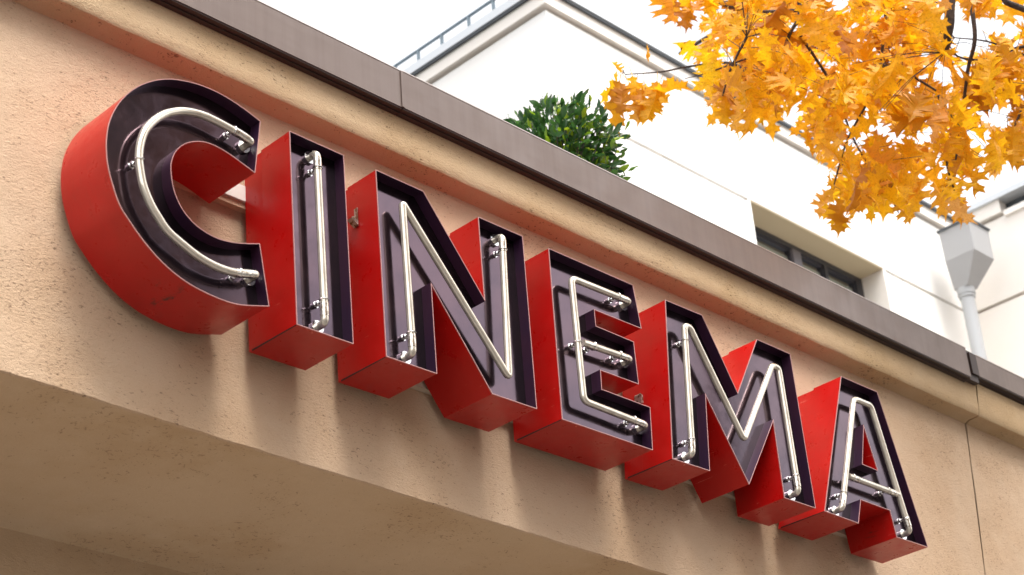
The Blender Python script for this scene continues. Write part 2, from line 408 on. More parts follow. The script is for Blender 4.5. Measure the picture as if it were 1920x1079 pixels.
# wing on the right, its face looking left
mw = MB(); mw.box(L((X2, YE, 0)), L((X2 + 4, YB + .5, ZG2 - gv))); mw.box(L((X2, YE, ZG2)), L((X2 + 4, YB + .5, ZG1 - gv))); mw.build('wing_wall', M_cream, tall)
mw = MB(); mw.box(L((X2 + gd, YE + gd, ZG2 - gv - .01)), L((X2 + 3.9, YB + .45, ZG2 + .01))); mw.box(L((X2 + gd, YE + gd, ZG1 - gv - .01)), L((X2 + 3.9, YB + .45, ZG1 + .01))); mw.build('wing_joint', M_stone, tall)
yq = bp(1876, 380, 'X', X2).y
mw = MB(); mw.box(L((X2 - .03, YE, ZG1)), L((X2 + 4, yq - .02, ZS - .16))); mw.box(L((X2 - .03, yq, ZG1)), L((X2 + 4, YB + .5, ZS))); mw.build('wing_frieze', M_cream, tall)
mw = MB(); mw.box(L((X2 + .08, YE, ZS - .16)), L((X2 + 3.9, yq, ZS))); mw.build('wing_slot', M_darkmetal, tall)
mw = MB(); mw.box(L((X2 - .06, YE, ZS)), L((X2 + 4, YB + .6, ZS + .05))); mw.build('wing_roof_edge', M_zinc, tall)
# window
bk = YB
p = bp(1611, 516, 'Z', ZG2); dep = p.y - YB; dep = max(.2, min(.45, dep)); FY = YB + dep
wsof = MB(); wsof.box(L((wl + .001, YB + .003, wz1 - .012)), L((wr - .003, YB + .7, wz1 - .002))); wsof.build('window_soffit', M_stone, tall)
for a_, b_ in ((wr - .002, wr + .03), (wl - .03, wl + .002)):
    wj = MB(); wj.box(L((a_, YB + .002, wz0)), L((b_, YB + .7, wz1))); wj.build('window_jamb', M_cream, tall)
win = bpy.data.objects.new('window', None); C.objects.link(win); win.parent = tall; win.location = (wl - X0, FY - YB, wz0)
def wx(px_, py_): return bp(px_, py_, 'Y', FY).x
W = lambda a: (a[0] - wl, a[1] - FY, a[2] - wz0)
ft = wz1 - .0
mfm = MB()
def fb(x0, x1, z0, z1, d0=0, d1=.07): mfm.box(W((x0, FY + d0, z0)), W((x1, FY + d1, z1)))
fb(wl, wr, ft - .055, ft - .001); fb(wl, wr, wz0, wz0 + .07)
xa = wl + .05; fb(wl + .001, xa, wz0 + .07, ft - .055)
xm0, xm1 = wx(1484, 470), wx(1500, 480); xn0, xn1 = wx(1548, 515), wx(1554, 518); xr = wr - .085
fb(xr, wr - .003, wz0 + .07, ft - .055)
fb(xn0, xn1, wz0 + .07, ft - .055)
mfm.build('window_frame', M_frame, win)
mfm = MB(); fb(xm0, xm1, wz0 + .07, ft - .056, -.01, .06); mfm.build('window_mullion', M_frame2, win)
for a, b in ((xa, xm0), (xm1, xn0), (xn1, xr)):
    mfm = MB(); i_ = .014
    fb(a + .001, a + i_, wz0 + .071, ft - .057, .015, .055); fb(b - i_, b - .001, wz0 + .071, ft - .057, .015, .055); fb(a + i_, b - i_, ft - .072, ft - .057, .015, .055)
    mfm.build('window_sash', M_frame, win)
    mfm = MB(); fb(a + i_ * .5, b - i_ * .5, wz0 + .072, ft - .11, .035, .045); mfm.build('pane', M_glass, win)
# roof railing, set back from the side edge
XR = X0 + .05
ra = bp(742, 124, 'X', XR); rb = bp(905, 13, 'X', XR)
dirr = (rb - ra); zr = (ra.z + rb.z) / 2
ys, ye = min(ra.y, rb.y), max(ra.y, rb.y)
mrl = MB(); mrl.tube([L((XR, YB + .2, zr)), L((XR, YB2 - 1, zr))], .012, 8); mrl.build('roof_railing', M_rail, tall)
for px_ in (740, 783, 827, 876, 924, 975):
    # posts at equal-looking spacing along the rail
    q = bp(px_, 0, 'X', XR)
    t_ = None
    # intersect the vertical picture line with the rail: solve along y
    best = None
    for k in range(400):
        y = YB + .2 + k * .03
        v = CM.transposed() @ (Vector((XR, y, zr)) - CAM); sx = 960 + FPX * v.x / -v.z
        if best is None or abs(sx - px_) < best[0]: best = (abs(sx - px_), y)
    y = best[1]
    if best[0] > 12: continue
    mp = MB(); mp.tube([L((XR, y, ZT)), L((XR, y, zr))], .013, 8); mp.tube([L((XR, y, zr - .06)), L((XR + .18, y, ZT + .02))], .008, 6); mp.build('railing_post', M_rail, tall)

# rain hopper and downpipe in the inner corner
hx, hy = 0, 0
hc = bp(1806, 470, 'Y', YB - .30); hx, hy = hc.x, YB - .30
dp = thing('rainwater_downpipe', 'pale grey rainwater hopper on a round downpipe in the corner of the white building', 'downpipe', (hx, hy, 0))
hx = bp(1819, 430, 'Y', hy - .135).x + .145; dp.location.x = hx; zt = bp(1819, 413, 'Y', hy - .135).z; zm = bp(1822, 463, 'Y', hy - .135).z; zb_ = bp(1822, 520, 'Y', hy - .06).z
hw = .145; hdp = .135
def fr(z, w_, d_, dx=0): return [(dx - w_, -d_, z), (dx + w_, -d_, z), (dx + w_, d_, z), (dx - w_, d_, z)]
V = fr(zt, hw, hdp) + fr(zm, hw * .98, hdp * .98) + [(a, b + .085, c_) for a, b, c_ in fr(zb_, hw * .46, hdp * .46)]
F = [(0, 1, 5, 4), (1, 2, 6, 5), (2, 3, 7, 6), (3, 0, 4, 7), (4, 5, 9, 8), (5, 6, 10, 9), (6, 7, 11, 10), (7, 4, 8, 11), (8, 9, 10, 11), (0, 3, 2, 1)]
mm = MB(); mm.add(V, F); mm.build('hopper', M_hopper, dp)
mm = MB(); mm.add(fr(zt - .005, hw + .012, hdp + .012) + fr(zt + .012, hw + .012, hdp + .012), [(0, 3, 2, 1), (4, 5, 6, 7), (0, 1, 5, 4), (1, 2, 6, 5), (2, 3, 7, 6), (3, 0, 4, 7)]); mm.build('hopper_rim', M_darkmetal, dp)
mm = MB(); mm.tube([(0, .085, zb_ + .002), (0, .085, zb_ - .05)], .070, 20); mm.tube([(0, .085, zb_ - .05), (0, .085, zb_ - .075)], .063, 20); mm.build('pipe_collar', M_pipe, dp, 40)
mm = MB(); mm.tube([(0, .085, zb_ - .06), (0, .09, zb_ - .6), (0, .10, zb_ - 1.4), (0, .10, 4.9)], .054, 20, True); mm.build('downpipe', M_pipe, dp, 40)

# ------------------------------------------------------------------ evergreen shrub on the low roof
def make_leaf_mesh(name, pts_half, fold, bend, m_, twist=0., stem=.0, tint=None):
    """pts_half: (half width, along) outline; returns mesh with length 1 along -Z from origin"""
    V = []; F = []; n = len(pts_half)
    def place(x, y):
        z = -y; yy = fold * abs(x) + bend * (y ** 2) + .04 * math.sin(9 * y + 7 * x)
        a = twist * y; X = x * math.cos(a) - yy * math.sin(a); Y = x * math.sin(a) + yy * math.cos(a)
        return (X, Y, z)
    for (x, y) in pts_half: V.append(place(0, y))
    for s_ in (1, -1):
        b = len(V)
        for (x, y) in pts_half: V.append(place(s_ * x, y))
        for i in range(n - 1):
            q = (i, i + 1, b + i + 1, b + i)
            F.append(q if s_ > 0 else q[::-1])
    if stem > 0:
        b = len(V); V += [(-.008, 0, .0), (.008, 0, .0), (.006, -.02, stem), (-.006, -.02, stem)]; F.append((b, b + 1, b + 2, b + 3))
    me = bpy.data.meshes.new(name); me.from_pydata(V, [], F); me.update(); me.materials.append(m_)
    bm = bmesh.new(); bm.from_mesh(me); bmesh.ops.remove_doubles(bm, verts=bm.verts, dist=1e-5); bm.to_mesh(me); bm.free()
    for p_ in me.polygons: p_.use_smooth = True
    at = me.attributes.new('tint', 'FLOAT', 'POINT')
    return me
oval = [(.0, 0), (.10, .12), (.19, .32), (.22, .52), (.17, .74), (.08, .92), (0, 1)]
lau = [make_leaf_mesh('laurel_leaf', oval, f, b, M_laurel, tw, .1) for f, b, tw in ((.35, .1, .2), (.2, .3, -.4), (.5, -.15, .3))]

def join_leaves(name, meshes, mats, m_, parent, kind='stuff'):
    V = []; F = []; T = []
    for me, M_, tint in zip(meshes, mats, [rnd.random() for _ in meshes]):
        b = len(V); V += [M_ @ v.co for v in me.vertices]; F += [tuple(i + b for i in p_.vertices) for p_ in me.polygons]; T += [tint] * len(me.vertices)
    o = mesh(name, V, F, m_, parent, None, kind)
    for p_ in o.data.polygons: p_.use_smooth = True
    at = o.data.attributes.new('tint', 'FLOAT', 'POINT'); at.data.foreach_set('value', T)
    return o

SY = .95
sc0 = bp(1048, 306, 'Y', SY)
shrub = thing('evergreen_shrub', 'round dark green evergreen shrub with a few lime shoots on the cinema roof', 'shrub', (sc0.x, SY, 4.985))
ctr = Vector((0, 0, sc0.z - 4.985))
mm = MB(); rr = [(.17, 0), (.22, .02), (.25, .30), (.27, .32), (.27, .35), (.23, .35), (.22, .30)]
nseg = 20; V = []; F = []
for (r_, z_) in rr: V += [(r_ * math.cos(2 * PI * k / nseg), r_ * math.sin(2 * PI * k / nseg), z_) for k in range(nseg)]
for j in range(len(rr) - 1):
    for k in range(nseg): F.append((j * nseg + k, j * nseg + (k + 1) % nseg, (j + 1) * nseg + (k + 1) % nseg, (j + 1) * nseg + k))
F.append(tuple(range(nseg))); F.append(tuple(len(V) - nseg + k for k in range(nseg)))
mm.add(V, F); mm.build('planter', M_pot, shrub, 40)
stems = MB(); tips = []
for i in range(80):
    d = Vector((rnd.gauss(0, 1), rnd.gauss(0, 1), rnd.gauss(.25, .9))).normalized()
    e = ctr + Vector((d.x * .27, d.y * .27, d.z * .26)) * rnd.uniform(.55, 1.08)
    s_ = Vector((0, 0, .3)); mid = (s_ + e) / 2 + Vector((rnd.uniform(-.04, .04), rnd.uniform(-.04, .04), -.03))
    pts = [s_ * (1 - t) ** 2 + mid * 2 * t * (1 - t) + e * t * t for t in [k / 6 for k in range(7)]]
    stems.tube(pts, [.007 * (1 - .75 * k / 6) for k in range(7)], 5); tips.append((pts, (pts[-1] - pts[-2]).normalized()))
stems.build('stem', M_bark, shrub, 60)
LF = []
for i in range(3300):
    d = Vector((rnd.gauss(0, 1), rnd.gauss(0, 1), rnd.gauss(0, 1))).normalized()
    lump = 1 + .22 * noise.noise(d * 2.3 + Vector((4, 1, 7))) + .10 * noise.noise(d * 6)
    rad = rnd.random() ** .42
    if noise.noise(d * rad * 5.5 + Vector((1, 9, 3))) > .20: continue
    p_ = ctr + Vector((d.x * .262, d.y * .262, d.z * .25)) * rad * lump * (1.16 if i % 23 == 0 else 1)
    if p_.z < .2: continue
    out = d + Vector((rnd.gauss(0, .6), rnd.gauss(0, .6), rnd.gauss(.15, .6))); out.normalize()
    q = (-out).to_track_quat('Z', 'Y').to_matrix().to_4x4()
    Mx = Matrix.Translation(p_) @ q @ Matrix.Rotation(rnd.uniform(0, 2 * PI), 4, 'Z') @ Matrix.Scale(rnd.uniform(.034, .062), 4)
    LF.append((rnd.choice(lau), Mx, p_))
LF.sort(key=lambda a: a[2].y - .6 * a[2].z)      # the ones on the street side and on top show largest
for me, Mx, _ in LF[:300]:
    o = bpy.data.objects.new('leaf', me); C.objects.link(o); o.parent = shrub; o.matrix_local = Mx
join_leaves('foliage', [a[0] for a in LF[300:]], [a[1] for a in LF[300:]], M_laurel, shrub)

# ------------------------------------------------------------------ autumn oak hanging over the street
oakhalf = [(.004, 0), (.03, .04), (.10, .06), (.19, .03), (.16, .10), (.10, .15), (.11, .20), (.20, .22), (.36, .19), (.30, .27), (.39, .33), (.25, .345), (.16, .40),
           (.13, .45), (.22, .49), (.41, .48), (.34, .56), (.45, .645), (.28, .63), (.18, .66), (.115, .71), (.15, .75), (.28, .78), (.21, .83), (.24, .91), (.13, .88), (.08, .92), (.035, .98), (0, 1.12)]
# the fixed along-coordinate must rise for the strip: sort only the midrib copy
def oak_mesh(name, fold, bend, tw, sq):
    V = []; F = []; n = len(oakhalf)
    def place(x, y):
        x *= sq
        yy = fold * abs(x) + bend * (y ** 2) + .035 * math.sin(11 * y + 9 * x) + .22 * x * x * math.sin(6 * y)
        a = tw * y; return (x * math.cos(a) - yy * math.sin(a), x * math.sin(a) + yy * math.cos(a), -y)
    mid = [place(0, min(1.0, k / (n - 1) * 1.02)) for k in range(n)]
    ys = [0]
    for s_ in (1, -1):
        base = len(V); prev = None
        V += mid
        for (x, y) in oakhalf: V.append(place(s_ * x, y))
        for i in range(n - 1):
            a, b_ = base + i, base + i + 1; c_, d_ = base + n + i + 1, base + n + i
            for tri in ((a, b_, c_), (a, c_, d_)): F.append(tri if s_ > 0 else tri[::-1])
    b = len(V); V += [(-.010, 0, .0), (.010, 0, .0), (.006, -.03, .22), (-.006, -.03, .22)]; F.append((b, b + 1, b + 2, b + 3))
    me = bpy.data.meshes.new(name); me.from_pydata(V, [], F); me.update(); me.materials.append(M_oak)
    for p_ in me.polygons: p_.use_smooth = True
    me.attributes.new('tint', 'FLOAT', 'POINT')
    return me
oaks = [oak_mesh('oak_leaf_shape', f, b, tw, sq) for f, b, tw, sq in ((.15, .12, .1, .80), (.6, .35, .7, .75), (.4, -.35, -.6, .85), (1.1, .2, 1.2, .7), (.2, .55, -.4, .75), (.5, .05, .4, .88), (1.6, -.2, -.9, .8), (.9, .4, 1.6, .8))]

TX, TY = 9.2, -4.6
oak = thing('autumn_oak_tree', 'oak tree with drooping orange autumn leaves hanging in at the top right', 'tree', (TX, TY, 0))
OO = Vector((TX, TY, 0))
def T(p_): return Vector(p_) - OO
def curve(pts, n=6):
    P = [Vector(p_) for p_ in pts]; P = [P[0] * 2 - P[1]] + P + [P[-1] * 2 - P[-2]]; out = []
    for i in range(1, len(P) - 2):
        for k in range(n):
            t = k / n; a, b, c_, d = P[i - 1], P[i], P[i + 1], P[i + 2]
            out.append(.5 * ((2 * b) + (c_ - a) * t + (2 * a - 5 * b + 4 * c_ - d) * t * t + (3 * b - a - 3 * c_ + d) * t ** 3))
    out.append(P[-2]); return out
def branch(pts, r0, r1, name='branch', n=8):
    if name == 'branch': r0 *= 1.28; r1 *= 1.28
    c_ = curve(pts); k = len(c_) - 1
    mm = MB(); mm.tube([T(q) for q in c_], [r0 + (r1 - r0) * i / k for i in range(k + 1)], n)
    mm.build(name, M_bark, oak, 60); return c_
D0 = 6.2
hub = bp(2050, -420, 'D', 6.0)
branch([(TX, TY, 0), (TX - .05, TY + .05, 2.5), (TX - .1, TY + .1, 5.0), (TX - .3, TY + .3, 7.2), (TX - .5, TY + .6, 9.5)], .24, .08, 'trunk', 16)
branch([(TX - .1, TY + .1, 4.8), (TX - 1.6, TY + 1.2, 6.0), hub], .11, .045, 'limb', 12)
def pxb(*pp, r0=.012, r1=.004, name='branch'):
    """a branch running through the air at the given distances"""
    return branch([bp(x, y, 'D', d) for x, y, d in pp], r0, r1, name)
anch = []
anch += branch([hub, bp(1900, -120, 'D', 5.9), bp(1793, -30, 'D', 5.8), bp(1780, 50, 'D', 5.75), bp(1772, 98, 'D', 5.75)], .03, .011)
anch += branch([hub, bp(1860, -150, 'D', 6.3), bp(1822, -30, 'D', 6.0), bp(1828, 70, 'D', 5.9), bp(1815, 130, 'D', 5.9), bp(1805, 210, 'D', 5.9), bp(1792, 300, 'D', 5.9)], .012, .0035)
anch += pxb((2050, 90, 5.8), (1920, 88, 5.85), (1850, 112, 5.9), (1800, 108, 5.9), (1785, 92, 5.9), r0=.007, r1=.003)
anch += pxb((1980, 130, 6.1), (1905, 97, 6.1), (1850, 78, 6.1), (1790, 71, 6.1), r0=.005, r1=.002)
anch += pxb((2040, 60, 5.7), (1905, 12, 5.7), (1880, -5, 5.7), (1850, -60, 5.8), r0=.012, r1=.008)
anch += branch([hub, bp(1700, -260, 'D', 6.3), bp(1500, -100, 'D', 6.1), bp(1500, 20, 'D', 6.0), bp(1480, 66, 'D', 6.0), bp(1440, 160, 'D', 6.0), bp(1375, 120, 'D', 6.1), bp(1300, 124, 'D', 6.1), bp(1240, 135, 'D', 6.1), bp(1172, 140, 'D', 6.1)], .010, .0020)
anch += pxb((1400, 110, 6.1), (1330, 136, 6.1), (1284, 148, 6.1), r0=.004, r1=.0015)
anch += pxb((1500, 20, 6.0), (1400, 20, 6.2), (1300, -10, 6.3), (1262, -25, 6.3), r0=.007, r1=.003)
anch += pxb((1500, 66, 6.0), (1560, 160, 6.1), (1600, 260, 6.1), (1640, 330, 6.1), r0=.006, r1=.0025)
anch += pxb((1640, -120, 6.2), (1660, 20, 6.1), (1640, 160, 6.1), (1590, 260, 6.1), (1560, 360, 6.1), r0=.007, r1=.0025)
anch += pxb((1640, 120, 6.1), (1690, 132, 6.0), (1755, 170, 6.0), r0=.006, r1=.004)
anch += pxb((1760, 180, 6.0), (1790, 240, 6.1), (1775, 300, 6.1), (1790, 360, 6.1), r0=.006, r1=.003)
anch += pxb((1980, 20, 6.3), (1940, 140, 6.3), (1900, 240, 6.2), (1850, 300, 6.2), r0=.008, r1=.003)
anch += pxb((1420, 200, 6.0), (1440, 150, 6.0), (1470, 100, 6.0), r0=.005, r1=.004)
anch += pxb((1400, 70, 5.9), (1370, 130, 5.9), (1355, 180, 5.9), r0=.005, r1=.003)
anch += pxb((1690, 330, 6.1), (1670, 360, 6.1), (1685, 400, 6.1), r0=.004, r1=.0025)
pxb((1400, 30, 7.2), (1330, 68, 7.2), (1273, 102, 7.2), r0=.010, r1=.007)
# crown region as seen, filled through real depth
poly = [(1240, -70), (1248, -15), (1300, 0), (1335, 30), (1322, 60), (1312, 90), (1335, 150), (1372, 198), (1440, 192), (1462, 160), (1515, 175), (1508, 238), (1535, 268), (1568, 290), (1548, 355), (1560, 382), (1590, 372), (1655, 366),
        (1684, 322), (1719, 342), (1768, 355), (1799, 322), (1822, 308), (1853, 283), (1888, 252), (1960, 235), (2010, 240), (2010, -70)]
holes = [(1557, 116, 28, 20), (1608, 254, 22, 26), (1719, 258, 20, 20), (1679, 276, 16, 14), (1817, 222, 20, 18), (1862, 218, 22, 26), (1790, 142, 30, 24), (1764, 31, 22, 28), (1810, 89, 30, 30), (1880, 45, 38, 36), (1906, 122, 20, 16),
         (1742, 329, 22, 16), (1559, 18, 18, 20), (1352, 13, 12, 12), (1577, 391, 10, 8), (1700, 180, 9, 8), (1500, 140, 8, 8), (1640, 205, 10, 8), (1430, 130, 7, 7), (1905, 200, 12, 12), (1835, 300, 12, 10), (1480, 60, 8, 8)]
def inside(x, y):
    r_ = False; n = len(poly)
    for i in range(n):
        x1, y1 = poly[i]; x2, y2 = poly[(i + 1) % n]
        if (y1 > y) != (y2 > y) and x < (x2 - x1) * (y - y1) / (y2 - y1) + x1: r_ = not r_
    return r_
LV = []
def leaf_at(x, y, d, s=None, tilt=None, yaw=None, me=None):
    p_ = bp(x, y, 'D', d); s = (s or rnd.uniform(.10, .165)) * 1.36
    tl = tilt if tilt is not None else rnd.gauss(0, .45); yw = yaw if yaw is not None else rnd.uniform(0, 2 * PI)
    Mx = Matrix.Translation(T(p_)) @ Matrix.Rotation(yw, 4, 'Z') @ Matrix.Rotation(tl, 4, 'X') @ Matrix.Rotation(rnd.gauss(0, .35), 4, 'Y') @ Matrix.Scale(s, 4)
    LV.append((me or rnd.choice(oaks), Mx, d, s))
cnt = 0
while cnt < 800:
    x, y = rnd.uniform(1240, 2000), rnd.uniform(-60, 400)
    if not inside(x, y): continue
    d = rnd.choice((rnd.uniform(5.6, 6.4), rnd.uniform(6.2, 7.2)))
    # leaf hangs down ~35 px from its stalk: keep the sky gaps of the crown
    cx_, cy_ = x, y + 32
    if any(((cx_ - hx_) / (rx + 12)) ** 2 + ((cy_ - hy_) / (ry + 16)) ** 2 < 1 for hx_, hy_, rx, ry in holes): continue
    # facing mostly towards the street side so that blades show broad
    yw = R(-45) + rnd.gauss(0, .8) + (PI if rnd.random() < .5 else 0)
    leaf_at(x, y, d, rnd.choice((rnd.uniform(.085, .12), rnd.uniform(.11, .165))), None, yw); cnt += 1
for x, y, s, yw, tl in ((1162, 150, .150, -.7, .05), (1178, 152, .155, -.95, -.05), (1236, 158, .150, -.5, .1), (1200, 160, .14, 2.5, .1), (1160, 140, .125, .9, .1), (1185, 140, .13, -.75, 0), (1205, 165, .13, -.6, .15), (1232, 150, .14, -.85, -.1), (1215, 118, .06, 1.0, 2.9), (1163, 138, .045, .7, 2.7), (1172, 160, .11, 2.3, .2), (1222, 170, .12, 2.2, .3), (1196, 205, .05, .9, 0),
                        (1272, 148, .065, .75, -.1), (1255, -20, .13, .2, .1), (1290, -12, .13, -.7, .2), (1315, 0, .12, 2.3, .1), (1330, 130, .12, -.6, .4), (1525, 255, .13, -.8, .3), (1556, 325, .10, .5, -.2), (1545, 380, .12, -.5, -.1), (1575, 370, .13, -.6, .1), (1680, 370, .11, -.8, .1), (1775, 370, .11, -.9, .1)):
    leaf_at(x, y, 6.08 + rnd.uniform(-.05, .05), s, tl, yw)
LV.sort(key=lambda a: a[2] - a[3] * 4)
LV_big = LV[:300]
for me, Mx, _, _ in LV_big:
    o = bpy.data.objects.new('leaf', me); C.objects.link(o); o.parent = oak; o.matrix_local = Mx
join_leaves('foliage', [a[0] for a in LV[300:]], [a[1] for a in LV[300:]], M_oak, oak)
# twigs joining leaves to the branches
tw = MB()
for i, (me, Mx, d, s) in enumerate(LV):
    if i % 2: continue
    a = Mx @ Vector((0, -.03, .2)); b = min(anch, key=lambda q: (T(q) - a).length); b = T(b)
    if (b - a).length > .5: continue
    tw.tube([b, (a + b) / 2 + Vector((0, 0, .02)), a], [.002, .0015, .001], 4, False)
tw.build('twig', M_bark, oak, kind='stuff')

# ------------------------------------------------------------------ the sign letters
LD = .205        # depth of a letter box
PD = .040        # recess of the dark panel behind the front edge
def z2(zx, zy, ox, oy, sc): return (ox + zx / sc, oy + zy / sc)
def smooth_px(pts, n=5):
    P = [Vector((*p_, 0)) for p_ in pts]; P = [P[0] * 2 - P[1]] + P + [P[-1] * 2 - P[-2]]; out = []
    for i in range(1, len(P) - 2):
        for k in range(n):
            t = k / n; a, b, c_, d = P[i - 1], P[i], P[i + 1], P[i + 2]
            q = .5 * ((2 * b) + (c_ - a) * t + (2 * a - 5 * b + 4 * c_ - d) * t * t + (3 * b - a - 3 * c_ + d) * t ** 3); out.append((q.x, q.y))
    out.append((P[-2].x, P[-2].y)); return out
A1 = lambda x, y: z2(x, y, 120, 140, 5.395)
A2 = lambda x, y: z2(x, y, 320, 140, 5.395)
A3 = lambda x, y: z2(x, y, 120, 340, 5.395)
A4 = lambda x, y: z2(x, y, 320, 340, 5.395)
A5 = lambda x, y: z2(x, y, 220, 460, 5.393)
c_out = smooth_px([A2(908, 475), A2(760, 360), A2(590, 245), A2(420, 155), A2(240, 88), A2(60, 52), A1(1000, 48), A1(880, 70), A1(760, 115), A1(660, 180), A1(570, 270), A1(505, 370), A1(455, 490), A1(432, 620), A1(427, 740), A1(440, 900), A1(480, 1075),
                   A3(560, 235), A3(660, 400), A3(800, 600), A3(940, 765), A3(1079, 900), A5(700, 375), A5(850, 460), A5(1000, 530), A5(1150, 583), A5(1290, 609), A5(1534, 618)])
c_in = smooth_px([A4(900, 632), A4(780, 632), A4(640, 620), A4(500, 587), A4(370, 525), A4(240, 430), A4(130, 300), A4(60, 165), A4(20, 30), A2(3, 950), A2(15, 860), A2(55, 775), A2(120, 717), A2(200, 686), A2(290, 679), A2(380, 695), A2(480, 738), A2(600, 810), A2(730, 905), A2(853, 996)])
LET = {
 'C': ([*c_out, *c_in], []),
 'I': ([(542.8, 246.1), (644.2, 291.7), (662.5, 645.2), (556.9, 608.6)], []),
 'N': ([(704.5, 318.9), (793.3, 358.9), (908.4, 562.5), (896.7, 407.2), (979.6, 443.4), (1006.4, 767.1), (923.2, 739), (808.5, 533.2), (819.2, 701.2), (724.6, 668.7)], []),
 'E': ([(1028.7, 466.1), (1186.3, 534.8), (1202.4, 616.4), (1114.1, 581.2), (1117.3, 611.7), (1187.9, 641.3), (1197.3, 720.7), (1125.8, 694.6), (1128.3, 730.2), (1218.8, 764.3), (1223.7, 844.3), (1054.3, 786.3)], []),
 'M': ([(1247.4, 562.7), (1316.2, 591.3), (1383.3, 737.9), (1419, 636.7), (1481.3, 663.9), (1529.1, 953.2), (1470.9, 933.8), (1449.8, 788.9), (1404.6, 908.5), (1322.7, 740.2), (1330.8, 883.3), (1261.3, 860.6)], []),
 'A': ([(1577.1, 706.1), (1644.5, 735.3), (1739.9, 1026.6), (1681.7, 1007.5), (1668.8, 957.5), (1613.8, 937.5), (1609.6, 981.6), (1546.5, 958.7)], [[(1619.3, 798.9), (1645.5, 882.6), (1617, 870.7)]]),
}
TY0 = .002
A7 = lambda x, y: z2(x, y, 1560, 840, 4.905)
TUBES = {
 'C': [[A2(810, 680), A2(700, 605), A2(590, 545), A2(450, 470), A2(300, 405), A2(130, 372), A2(0, 385), A1(990, 415), A1(895, 480), A1(820, 570), A1(775, 690), A1(757, 830), A1(768, 955), A3(790, 5), A3(818, 100), A3(880, 245), A3(960, 380), A3(1050, 510), A4(140, 658), A4(280, 766), A4(430, 852), A4(560, 903), A4(680, 930), A4(865, 945)]],
 'I': [[(594.1, 287), (609.5, 606)]],
 'N': [[(774, 664), (754.5, 386), (756, 384.5), (954.5, 710), (941.5, 443)]],
 'E': [[(1181, 566), (1070.9, 522), (1094.5, 752), (1212, 798)], [(1093, 643), (1183, 674)]],
 'M': [[(1298, 853), (1283, 611.5), (1293, 614), (1394.7, 825.5), (1447, 685.5), (1459.5, 691), (1497, 924)]],
 'A': [[(1579, 954), (1600, 748), (1632.5, 761), (1706.5, 998)], [(1591, 893.3), (1684, 928)]],
}
ENDS = {  # which tube ends turn back into the panel
 'C': [(1, 1)], 'I': [(1, 1)], 'N': [(1, 1)], 'E': [(1, 1), (0, 1)], 'M': [(1, 1)], 'A': [(1, 1), (0, 0)]}
CLIPS = {
 'C': [(A2(635, 545)), (A1(770, 870)), (A4(690, 925))], 'I': [(596.5, 316), (607.5, 563)], 'N': [(770.6, 625), (944, 470)],
 'E': [(1157.3, 556.8), (1160.5, 667), (1112, 649.5), (1186.5, 788), (1076.5, 640)], 'M': [(1295.8, 825.5), (1492.5, 893), (1285, 640)], 'A': [(1581.5, 925.7), (1698.5, 972.6), (1663, 920), (1598, 896)]}
TR = .0114
def to3(p_, y=0.): return bp(p_[0], p_[1], 'Y', y)
def area(P): return sum(P[i][0] * P[(i + 1) % len(P)][1] - P[(i + 1) % len(P)][0] * P[i][1] for i in range(len(P))) / 2
def offset(P, d):
    """inset a counter-clockwise outline by d (outset with negative d)"""
    n = len(P); out = []
    for i in range(n):
        a, b, c_ = Vector(P[i - 1]), Vector(P[i]), Vector(P[(i + 1) % n])
        e1 = (b - a).normalized(); e2 = (c_ - b).normalized()
        n1 = Vector((-e1.y, e1.x)); n2 = Vector((-e2.y, e2.x)); m_ = (n1 + n2)
        if m_.length < 1e-6: m_ = n1
        m_.normalize(); k = min(1 / max(.2, m_.dot(n1)), 4)
        out.append(tuple(b + m_ * d * k))
    return out
def wallq(loop, y0, y1, V, F):
    b = len(V); n = len(loop); V += [(x, y0, z) for x, z in loop] + [(x, y1, z) for x, z in loop]
    for i in range(n): j = (i + 1) % n; F.append((b + i, b + j, b + n + j, b + n + i))
def ringq(l0, y0, l1, y1, V, F):
    b = len(V); n = len(l0); V += [(x, y0, z) for x, z in l0] + [(x, y1, z) for x, z in l1]
    for i in range(n): j = (i + 1) % n; F.append((b + i, b + j, b + n + j, b + n + i))
def face(loops, y, V, F, flip=False):
    tess = tessellate_polygon([[Vector((x, z, 0)) for x, z in l] for l in loops]); b = len(V)
    for l in loops: V += [(x, y, z) for x, z in l]
    for t in tess: F.append(tuple(b + i for i in (t[::-1] if flip else t)))
def fillet(P, r, k=5):
    out = [P[0]]
    for i in range(1, len(P) - 1):
        a, b, c_ = P[i - 1], P[i], P[i + 1]
        d1 = (a - b); d2 = (c_ - b); rr_ = min(r, d1.length * .45, d2.length * .45)
        p0 = b + d1.normalized() * rr_; p1 = b + d2.normalized() * rr_
        for j in range(k + 1):
            t = j / k; out.append(p0 * (1 - t) ** 2 + b * 2 * t * (1 - t) + p1 * t * t)
    out.append(P[-1]); return out
LAB = {'C': 'red box letter C with curved neon tube, at the left end of the sign',
       'I': 'red box letter I with one straight upright neon tube, between the C and the N',
       'N': 'red box letter N with zigzag neon tube, between the I and the E',
       'E': 'red box letter E with three-armed neon tube, between the N and the M',
       'M': 'red box letter M with zigzag neon tube, between the E and the A',
       'A': 'red box letter A with triangular hole, at the right end of the sign'}
